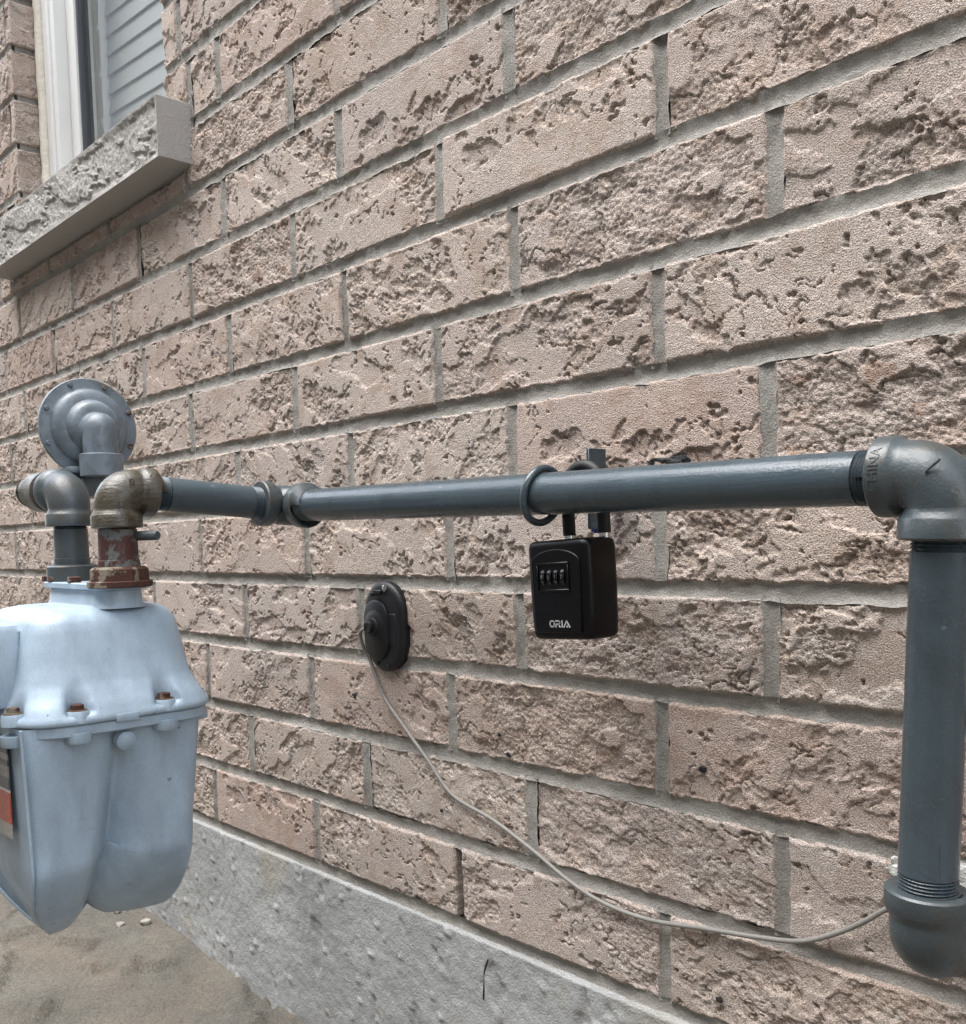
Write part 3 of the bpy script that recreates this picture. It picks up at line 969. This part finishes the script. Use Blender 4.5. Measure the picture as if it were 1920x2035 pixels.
# raised rim round the front
rim = []
for t in np.linspace(0, 1, 60):
    x, z, nx_, nz_, dn = ucurve(t)
    keel = max(0.0, dn - .5) * 2
    dr = min(1.0, dn * 2)
    rim.append(Vector((MX + x * .93 * (1 - .06 * dr), yf + .0005 + .036 * keel ** 2.2 + .005 * dr, ZC + (z - ZC) * .95 if z < ZC else z)))
obj("front_rim", *sweep(rim, .0016, 10), METER, body)
lab = box((0, 0, 0), (.094, .0016, .090), .0005, 1)
lo = bpy.data.objects.new("label_plate", bpy.data.meshes.new("label_plate"))
lo.data.from_pydata([tuple(v) for v in lab[0]], [], lab[1]); lo.data.materials.append(STICK)
COL.objects.link(lo); lo.parent = body; lo.location = P3(MX + .012, yf - .0026, -.613) - gm_.location
tag(lo, "black and red printed sticker on the front of the meter")
# flange pair
fl = [rrect(MX, MY, .1035, .089, .042, -.5665), rrect(MX, MY, .1065, .092, .045, -.5645), rrect(MX, MY, .1065, .092, .045, -.5565), rrect(MX, MY, .1055, .091, .044, -.5555)]
obj("lower_flange", *loft(fl), METER, body)
cvr = [(.1085, .094, .046, -.5548), (.1095, .095, .047, -.5535), (.1095, .095, .047, -.5505), (.108, .0935, .046, -.5475), (.1045, .0905, .044, -.540), (.099, .086, .042, -.531), (.0935, .0825, .040, -.521),
       (.0885, .0795, .038, -.506), (.0845, .077, .036, -.490), (.0805, .0745, .034, -.476), (.077, .072, .032, -.467), (.072, .068, .030, -.4605), (.063, .061, .027, -.4555), (.050, .05, .02, -.453)]
bolts = [(-.4975, -.333), (-.4975, -.2515), (-.527, -.3785), (-.597, -.3835), (-.667, -.3785), (-.6965, -.333), (-.6965, -.2515), (-.527, -.206), (-.667, -.206)]
def dense(ring_, n_=220):
    L_ = [(ring_[(i_ + 1) % len(ring_)] - p_).length for i_, p_ in enumerate(ring_)]; T_ = sum(L_); out_ = []; acc = 0; i_ = 0
    for k_ in range(n_):
        d_ = T_ * k_ / n_
        while acc + L_[i_] < d_: acc += L_[i_]; i_ += 1
        out_.append(ring_[i_].lerp(ring_[(i_ + 1) % len(ring_)], (d_ - acc) / max(L_[i_], 1e-9)))
    return out_
crings = []
czs = np.array([c[3] for c in cvr])
cz_list = sorted(set([c[3] for c in cvr] + [-.5455, -.5435, -.537, -.534, -.527, -.524, -.517, -.512, -.501, -.496]))
for z_ in cz_list:
    a_, b_, r_ = (float(np.interp(z_, czs, [c[q_] for c in cvr])) for q_ in range(3))
    rr_ = dense(rrect(MX, MY, a_, b_, r_, z_))
    if z_ > -.546:
        fade_ = max(0.0, 1 - (z_ + .5455) / .052) ** .8
        for p_ in rr_:
            for bx, by in bolts:
                cen = Vector((MX + (bx - MX) * .5, MY + (by - MY) * .5, z_)) if abs(bx - MX) < .08 else Vector((MX, by, z_))
                out_d = (Vector((bx, by, z_)) - cen).normalized()
                rel = p_ - Vector((bx, by, z_)); across = (rel - out_d * rel.dot(out_d)).length
                w_ = .0125 * (.55 + .45 * fade_)
                if across < w_ and rel.dot(out_d) > -.03:
                    dep_ = rel.dot(out_d) + .0085
                    p_ -= out_d * max(0.0, dep_) * fade_ * math.cos(across / w_ * math.pi / 2) ** .7
    crings.append(rr_)
cover = obj("cover", *loft(crings), METER, gm_, smooth=55)
# bolts on bosses round the flange
for bx, by in bolts:
    bs = obj("bolt_boss", *join(lathe((bx, by, -.5535), (0, 0, 1), [(0, .0105), (.009, .0100), (.0105, .0092)], 18), lathe((bx, by, -.5720), (0, 0, 1), [(0, .0105), (.0015, .0115), (.010, .0115)], 18)), METER, cover)
    obj("rust_stain", *lathe((bx, by, -.5430), (0, 0, 1), [(-.0012, .0090), (.0006, .0089), (.0008, .0080)], 20), STAIN, bs)
    obj("bolt", *lathe((bx, by, -.5420), (0, 0, 1), [(-.001, .0070), (.0002, .0070), (.0003, .0056), (.0042, .0056), (.0048, .0045)], 6), RUST, bs)
obj("seal_lug", *box((-.4905, -.2915, -.5535), (.007, .022, .008), .0015, 2), METER, cover)
obj("drip_button", *lathe((-.5035, -.2905, -.576), (1, 0, -.15), [(0, .0095), (.0075, .009), (.010, .005)], 18), METER, body)
# index box on the front
ib_ = [rrect(MX - .004, -.418, .054, .062, .016, -.540), rrect(MX - .004, -.418, .055, .063, .017, -.536), rrect(MX - .004, -.418, .055, .063, .017, -.472), rrect(MX - .004, -.418, .051, .059, .014, -.4665), rrect(MX - .004, -.418, .04, .05, .01, -.465)]
obj("index_box", *loft(ib_), METER, gm_)
# top neck with mounting plate
obj("neck", *loft([rrect(-.602, -.272, .081, .025, .022, -.456), rrect(-.602, -.272, .079, .023, .021, -.451), rrect(-.602, -.272, .078, .0215, .020, -.439)]), METER, gm_)
pl = obj("neck_plate", *loft([rrect(-.602, -.272, .082, .024, .018, -.4385), rrect(-.602, -.272, .0835, .0255, .019, -.4375), rrect(-.602, -.272, .0835, .0255, .019, -.4330), rrect(-.602, -.272, .0825, .0245, .018, -.4320)]), METER, gm_)
for bx, by in ((-.678, -.290), (-.652, -.292), (-.600, -.292)):
    obj("bolt", *lathe((bx, by, -.432), (0, 0, 1), [(0, .0065), (.005, .0065), (.006, .005)], 6), RUST, pl)
# outlet nut and nipple
OX, OY = -.537, -.272
nut = obj("outlet_nut", *join(lathe((OX, OY, -.4365), (0, 0, 1), [(0, .0285), (.001, .0300), (.0055, .0300), (.0065, .0285)], 40), lathe((OX, OY, -.4302), (0, 0, 1), [(0, .0288), (.011, .0284), (.0128, .0262), (.0135, .022)], 8)), RUST, gm_)
tag(nut, "rusty hex nut with flaking paint under the tarnished elbow")
nip = obj("outlet_nipple", *lathe((OX, OY, -.417), (0, 0, 1), [(0, .0195), (.006, .0192), (.0066, .0182), (.036, .0178)] + threads(.0362, .043, .0170), 36), STUB, gm_)
obj("locking_pin", *lathe((OX - .026, OY + .002, -.388), (1, .35, 0), [(0, .0046), (.064, .0046), (.0655, .0038)], 16), FIT, nip)
IX = -.657
obj("inlet_collar", *lathe((IX, OY, -.432), (0, 0, 1), [(0, .0255), (.015, .0252), (.0165, .0235), (.0172, .018)], 36), FIT, gm_)
obj("inlet_nipple", *lathe((IX, OY, -.415), (0, 0, 1), [(0, .0180), (.0065, .0178), (.0068, .0170), (.037, .0168)] + threads(.0372, .048, .0160, .0009, .0026), 36), FIT, gm_)

# ------------------------------------------------------------------ inlet piping and regulator
EI = Vector((IX, OY, -.338)); E2 = Vector((-.800, OY, -.334))
ip = thing("inlet_pipe", "weathered inlet elbows and nipple left of the tarnished elbow, feeding the meter", "gas pipe", (IX, OY, -.375))
obj("elbow", *elbow_geo(EI, (-1, 0, .03), (0, 0, -1)), FIT, ip)
obj("nipple", *straight(EI + Vector((-.030, 0, .001)), E2 + Vector((.030, 0, 0)), PR, .006, .006), FITB, ip)
obj("union_collar", *lathe(EI + Vector((-.052, 0, .0015)), (-1, 0, .03), [(0, .019), (.001, .022), (.03, .022), (.031, .019)], 36), FITB, ip)
obj("elbow", *elbow_geo(E2, (1, 0, 0), (0, 1, 0)), FIT, ip)
RX, RY, RZ = -.803, -.190, -.254
rg = thing("pressure_regulator", "round blue grey gas pressure regulator with domed face above the inlet elbow", "regulator", (-.822, -.190, -.337))
RR = .0585
prof = [(-.026, .012), (-.024, .040), (-.012, .050), (-.0055, .0565), (-.005, RR - .001), (-.004, RR), (-.0006, RR), (.0002, RR - .0008), (.0005, .0485), (.0015, .0462), (.0065, .0442), (.0105, .0400), (.0122, .0350), (.0130, .0318), (.0165, .0300), (.0215, .0285), (.0245, .0255), (.0262, .021), (.0268, .012), (.0270, .001)]
cv_ = obj("diaphragm_case", *lathe((RX, RY, RZ), (1, 0, 0), prof, 56), REG, rg)
for k in range(8):
    a = R(22.5 + 45 * k)
    by, bz = RY + .0532 * math.cos(a), RZ + .0532 * math.sin(a)
    obj("bolt", *lathe((RX, by, bz), (1, 0, 0), [(0, .0030), (.0026, .0030), (.0032, .0022)], 8), RUST if k in (0, 1, 7) else REG, cv_)
# vent spout: turns down from the centre of the dome
cp = [(RX + .020, RY, RZ + .0)]
vs = []
vr = []
for i in range(7):
    a = R(90 * i / 6)
    vs.append(Vector((RX + .034, RY - .001, RZ + .0005 + .0195 * math.cos(a) - .006))); vr.append(max(.0015, .0195 * math.sin(a)))
vs.append(Vector((RX + .034, RY - .001, RZ - .034))); vr.append(.0198)
vs += [Vector((RX + .034, RY - .001, RZ - .0345)), Vector((RX + .034, RY - .001, RZ - .0355)), Vector((RX + .034, RY - .001, RZ - .060))]; vr += [.0235, .0248, .0240]
obj("vent_spout", *sweep(vs, vr, 32), REG, rg)
obj("spout_neck", *lathe((RX + .018, RY - .001, RZ - .006), (1, 0, 0), [(0, .024), (.010, .0215), (.018, .0195)], 28), REG, rg)
obj("valve_body", *join(box((-.822, -.190, -.322), (.052, .050, .030), .006, 3), box((-.815, -.190, -.306), (.060, .066, .008), .002, 2), lathe((-.822, -.190, -.300), (0, 0, 1), [(-.004, .022), (.02, .020)], 24),
                        lathe((-.80, -.235, -.334), (0, 1, 0), [(0, .0215), (.03, .0215), (.031, .02)], 28)), REG, rg)

# ------------------------------------------------------------------ pipe bracket
br = thing("pipe_bracket", "grey painted wall bracket with a ring round the long pipe", "bracket", (-.153, 0, -.366))
ring = []
for k in range(41):
    a = R(-160 + 360 * k / 40)
    ring.append(Vector((-.1555 + .004 * math.sin(a), PY + .0015 + .0215 * math.cos(a), PZ - .0005 + .0215 * math.sin(a))))
obj("ring", *sweep(ring, .0030, 12), PIPE, br)
obj("angle_strip", *join(box((-.1505, -.0215, -.361), (.011, .003, .066), .0006, 1), box((-.1435, -.031, -.361), (.003, .022, .066), .0006, 1)), PIPEZ, br)
obj("back_leg", *box((-.150, -.0085, -.366), (.012, .022, .020), .001, 1), PIPEZ, br)
for z in (-.343, -.393):
    obj("screw", *lathe((-.152, -.0225, z), (0, -1, 0), [(0, .0048), (.002, .0045), (.0028, .002)], 16), BLUE, br)

# ------------------------------------------------------------------ key lock box
BX, BY, BZ = -.1325, -.0725, -.4410
kb = thing("key_lock_box", "black combination key box hanging by its shackle under the long pipe", "key box", (BX, BY, BZ - .0385))
bw, bd, bh = .0665, .0385, .0785
def kring(z, sx_, sy_, r): return rrect(BX, BY, bw / 2 * sx_, bd / 2 * sy_, r, z, 6)
obj("case", *loft([kring(BZ - bh / 2, .86, .80, .006), kring(BZ - bh / 2 + .0012, .92, .90, .007), kring(BZ - bh / 2 + .004, .955, .97, .0075), kring(BZ - .018, .985, 1, .008), kring(BZ + .01, 1, 1, .008), kring(BZ + bh / 2 - .006, 1, 1, .008),
                  kring(BZ + bh / 2 - .0022, .975, .965, .008), kring(BZ + bh / 2 - .0005, .92, .88, .007), kring(BZ + bh / 2, .85, .76, .006)]), BLACK, kb)
fy = BY - bd / 2
def fmap(u, v, w): return Vector((BX + u, fy - w, BZ + v))
arch = [(-.0235, -.0335), (.0235, -.0335), (.0245, -.030), (.0255, .018)]
for k in range(0, 13):
    a = R(12 + 156 * k / 12)
    arch.append((.0262 * math.cos(a), .0205 + .0115 * math.sin(a)))
arch += [(-.0255, .018), (-.0245, -.030)]
pnl = obj("front_panel", *prism(arch, lambda u, v, w: fmap(u, v, w - .001), .0026), BLACK, kb)
bv = pnl.modifiers.new("bevel", 'BEVEL'); bv.width = .0008; bv.segments = 2; bv.limit_method = 'ANGLE'
wy0 = .0016
obj("dial_window", *join(*[box((BX + x, fy - wy0 - .0007, BZ + z), (sx_, .0012, sz_), .0004, 1) for x, z, sx_, sz_ in ((-.002, .0205, .034, .0022), (-.002, -.0005, .034, .0022), (-.0182, .010, .0016, .0188), (.0142, .010, .0016, .0188))]), BLACKG, kb)
rs = random.Random(9)
for i, dxv in enumerate((-.0125, -.0055, .0015, .0085)):
    dl = obj("dial", *lathe((BX + dxv - .0022, fy + .0045, BZ + .010), (1, 0, 0), [(0, .0075), (.0004, .0082), (.0040, .0082), (.0044, .0075)], 20), BLACKG, kb)
    pcs = []
    st_ = (8, 5, 1, 7)[i]
    for q in range(-2, 3):
        th = q * R(36) + R((3, -2, 4, 0)[i])
        ch = str((st_ + q) % 10)
        def f(u, v, w, th=th):
            a = th + v / .0082
            return Vector((BX + dxv + u * .95, fy + .0045 - (.0083 + w) * math.cos(a), BZ + .010 + (.0083 + w) * math.sin(a)))
        pcs.append(text_geo(ch, .0044, f, .00015))
    obj("digits", *join(*pcs), DIGIT, dl, smooth=0)
# lettering ORIA, built stroke by stroke
def stroke(pts, t=.00105):
    out = []
    for (x0, y0), (x1, y1) in zip(pts[:-1], pts[1:]):
        dx_, dy_ = x1 - x0, y1 - y0; l = math.hypot(dx_, dy_); nx_, ny_ = -dy_ / l * t / 2, dx_ / l * t / 2
        ex, ey = dx_ / l * t * .3, dy_ / l * t * .3
        out.append(prism([(x0 - ex + nx_, y0 - ey + ny_), (x0 - ex - nx_, y0 - ey - ny_), (x1 + ex - nx_, y1 + ey - ny_), (x1 + ex + nx_, y1 + ey + ny_)], lambda u, v, w: fmap(.0035 + u, -.0265 + v, .0017 + w), .00025))
    return out
O_ = [(-.0112, -.0012), (-.0102, -.0022), (-.0078, -.0022), (-.0068, -.0012), (-.0068, .0012), (-.0078, .0022), (-.0102, .0022), (-.0112, .0012), (-.0112, -.0012)]
Rr = [(-.0050, .0022), (-.0018, .0022), (-.0009, .0014), (-.0009, .0006), (-.0018, -.0003), (-.0050, -.0003)]
ori = stroke(O_) + stroke(Rr) + stroke([(-.0050, -.0003), (-.0050, -.0026)]) + stroke([(-.0024, -.0003), (-.0008, -.0026)]) + stroke([(.0016, .0025), (.0016, -.0026)]) + stroke([(.0034, -.0026), (.0064, .0022), (.0096, -.0026)])
ori.append(prism([(.0058, -.0028), (.0078, -.0028), (.0068, -.0009)], lambda u, v, w: fmap(.0035 + u, -.0265 + v, .0017 + w), .00025))
obj("lettering", *join(*ori), WHITEP, pnl, smooth=0)
# shackle: rubber sleeve over a steel bow, it passes behind the pipe
SHY = -.0605
bow = []
for k in range(19):
    a = R(180 - 10 * k)
    bow.append(Vector((-.1260 + .0185 * math.cos(a), SHY, -.3625 + .0185 * math.sin(a))))
path = [Vector((-.1445, SHY, -.3985)), Vector((-.1445, SHY, -.380))] + bow + [Vector((-.1075, SHY, -.380)), Vector((-.1075, SHY, -.3985))]
shk = obj("shackle", *sweep(path, .0052, 16), RUBBER, kb)
for x in (-.1445, -.1075):
    obj("ferrule", *lathe((x, SHY, BZ + bh / 2 - .001), (0, 0, 1), [(0, .0052), (.0012, .0052), (.0016, .0046), (.007, .0046)], 20), CHROME, shk)
kb.rotation_euler = (0, R(-2.6), 0)

# ------------------------------------------------------------------ oval cover plate on the bricks
OVX, OVZ = -.4748, -.4935
ov = thing("oval_cover_plate", "charcoal plastic oval cover with a round knob screwed to the bricks", "cover plate", (OVX, 0, OVZ - .05))
def capsule(hw, hh, n=20):
    pts = []
    for k in range(n + 1):
        a = R(180 * k / n); pts.append((hw * math.cos(a), hh - hw + hw * math.sin(a)))
    for k in range(n + 1):
        a = R(180 + 180 * k / n); pts.append((hw * math.cos(a), -hh + hw + hw * math.sin(a)))
    return pts
def cring(hw, hh, y, dx_=0, dz_=0): return [Vector((OVX + u + dx_, y, OVZ + v + dz_)) for u, v in capsule(hw, hh)]
obj("plate", *loft([cring(.0338, .0490, .004), cring(.0345, .0498, -.001), cring(.0345, .0498, -.0045), cring(.0338, .049, -.0058), cring(.0315, .0465, -.0078), cring(.028, .043, -.0086)]), CHAR, ov)
obj("raised_housing", *loft([cring(.021, .034, -.0092, -.009, -.004), cring(.0205, .0335, -.0112, -.009, -.004), cring(.0180, .0305, -.0130, -.009, -.004)]), CHAR, ov)
bs = obj("boss", *lathe((OVX - .0085, -.0125, OVZ), (0, -1, 0), [(-.002, .0195), (.0005, .0185), (.0020, .0150), (.0030, .0125), (.0034, .0105), (.0052, .0100), (.0058, .0085), (.0060, .004)], 36), CHAR, ov)
obj("knob", *lathe((OVX - .0085, -.0203, OVZ), (0, -1, 0), [(0, .0068), (.0024, .0066), (.0032, .0054), (.0028, .0040)], 24), RUBBER, bs)
obj("screw", *lathe((OVX + .008, -.0088, OVZ + .0425), (0, -1, 0), [(0, .0038), (.0016, .0036), (.0026, .002)], 16), CHROME, ov)
obj("latch", *join(box((OVX - .003, -.011, OVZ + .0385), (.013, .004, .0045), .0008, 1), box((OVX - .014, -.010, OVZ + .036), (.004, .003, .004), .0006, 1)), RUBBER, ov)
for dx_, dz_ in ((-.010, -.041), (.008, -.0425)):
    obj("rivet", *lathe((OVX + dx_, -.0088, OVZ + dz_), (0, -1, 0), [(0, .0022), (.0012, .0019)], 12), RUBBER, ov)
V, F = box((OVX + .0155, -.0082, OVZ - .002), (.017, .0018, .034), .0005, 1)
obj("hatch", V, F, CHAR, ov)

# ------------------------------------------------------------------ cable
cpts = [(-.4990, -.014, -.4960), (-.5105, -.0125, -.5020), (-.5110, -.0085, -.5180), (-.5060, -.0040, -.5319), (-.4848, -.0035, -.5698), (-.4502, -.004, -.5995), (-.4088, -.004, -.6322), (-.3695, -.0045, -.6632), (-.3095, -.004, -.6779), (-.2545, -.0045, -.6964), (-.21, -.004, -.7149), (-.1682, -.004, -.7252),
        (-.1182, -.004, -.7267), (-.0623, -.0045, -.7185), (-.0161, -.004, -.7123), (.0222, -.005, -.7044), (.0501, -.006, -.6907), (.0728, -.007, -.6752), (.089, -.008, -.6618), (.112, -.008, -.645), (.135, .002, -.632), (.150, .03, -.626)]
def catmull(p, per=9):
    p = [Vector(q) for q in p]; out = []
    for i in range(len(p) - 1):
        a, b, c, d = p[max(0, i - 1)], p[i], p[i + 1], p[min(len(p) - 1, i + 2)]
        for k in range(per):
            t = k / per
            out.append(.5 * ((2 * b) + (c - a) * t + (2 * a - 5 * b + 4 * c - d) * t * t + (3 * b - a - 3 * c + d) * t ** 3))
    return out + [p[-1]]
cb = obj("cable", *sweep(catmull(cpts), .0020, 12), CABLE, None, (-.2, 0, -.72))
tag(cb, "thin grey cable sagging across the bricks from the oval cover to the pipe", "cable")

# ------------------------------------------------------------------ sealant where the pipe enters, tar specks
def lump(c, s, seed, n=3, ang=0.0):
    bm = bmesh.new(); bmesh.ops.create_icosphere(bm, subdivisions=n, radius=1)
    rs_ = np.random.RandomState(seed); k = rs_.uniform(2, 4, (5, 3)); ph = rs_.uniform(0, 6, 5)
    ca, sa = math.cos(ang), math.sin(ang)
    for v_ in bm.verts:
        d_ = 1 + .22 * sum(math.sin(k[i] @ np.array(v_.co) * (1 + i * .5) + ph[i]) / (1 + i * .5) for i in range(5))
        x_, z_ = v_.co.x * d_ * s[0], v_.co.z * d_ * s[2]
        v_.co = Vector((c[0] + x_ * ca - z_ * sa, c[1] + v_.co.y * d_ * s[1], c[2] + x_ * sa + z_ * ca))
    bm.verts.index_update()
    V = [v_.co.copy() for v_ in bm.verts]; F = [tuple(q.index for q in f.verts) for f in bm.faces]; bm.free()
    return V, F
sl_ = thing("pipe_sealant", "lumpy white sealant smeared on the bricks where the pipe enters", "sealant", (.18, 0, -.66))
for i, (c, s, a) in enumerate((((.152, .004, -.655), (.040, .012, .036), 0), ((.195, .002, -.63), (.018, .010, .030), .3), ((.112, .002, -.690), (.016, .006, .007), -.6), ((.175, .002, -.700), (.022, .008, .012), .2), ((.0985, -.001, -.632), (.010, .004, .007), .4), ((.112, -.001, -.640), (.007, .004, .010), .0))):
    obj("sealant_lump", *lump(c, s, 40 + i, 3, a), SEAL, sl_)
V, F = lump((.098, .004, -.741), (.011, .0035, .0022), 77, 3, -.28)
obj("mortar_smear", V, F, SEAL, wall)
for i, (x, z, s) in enumerate(((.0145, -.672, .0), (-.0655, -.5895, .0036), (-.1580, -.6610, .0), (0, 0, 0), (-.0520, -.7760, .0032), (-.302, -.592, .0022), (-.290, -.610, .0030), (-.545, -.578, .004), (-.394, -.685, .0022), (.006, -.790, .0018))):
    if s: obj("tar_speck", *lump((x, .0005, z), (s, .0016, s * .8), 140 + i, 2, .4), TAR, wall)
obj("tar_smear", *lump((-.0935, .0022, -.3425), (.017, .0022, .0075), 300, 3, .06), TAR, wall)
V, F = sweep(catmull([(-.313, -.0125, -.818), (-.319, -.0128, -.833), (-.320, -.0128, -.846), (-.3215, -.0125, -.862)], 6), [.0007 + .0004 * math.sin(i * .5) for i in range(19)], 8)
obj("tar_streak", V, F, TAR, fw)

# ------------------------------------------------------------------ house wall added out of view across the yard to block low sky
nb = thing("added_house_wall", "grey sided house wall added unseen across the side yard to block the low sky", "house", (-1.0, -3.0, -1.02))
pan = []
first = None
for i in range(38):
    z = -1.05 + i * .11
    if first is None:
        first = obj("siding_board", *prism([(0, 0), (.016, .0), (.002, .112), (-.01, .112), (-.01, 0)], lambda u, v, w: Vector((-26 + w, -3.0 + u, z + v)), 36.0), SIDING, nb, smooth=20)
        zf = z
    else:
        c_ = first.copy(); COL.objects.link(c_); c_.parent = nb; c_.location = first.location + Vector((0, 0, z - zf))
obj("wall_core", *box((-8, -3.26, 1.05), (36, .47, 4.2)), SIDING, nb)
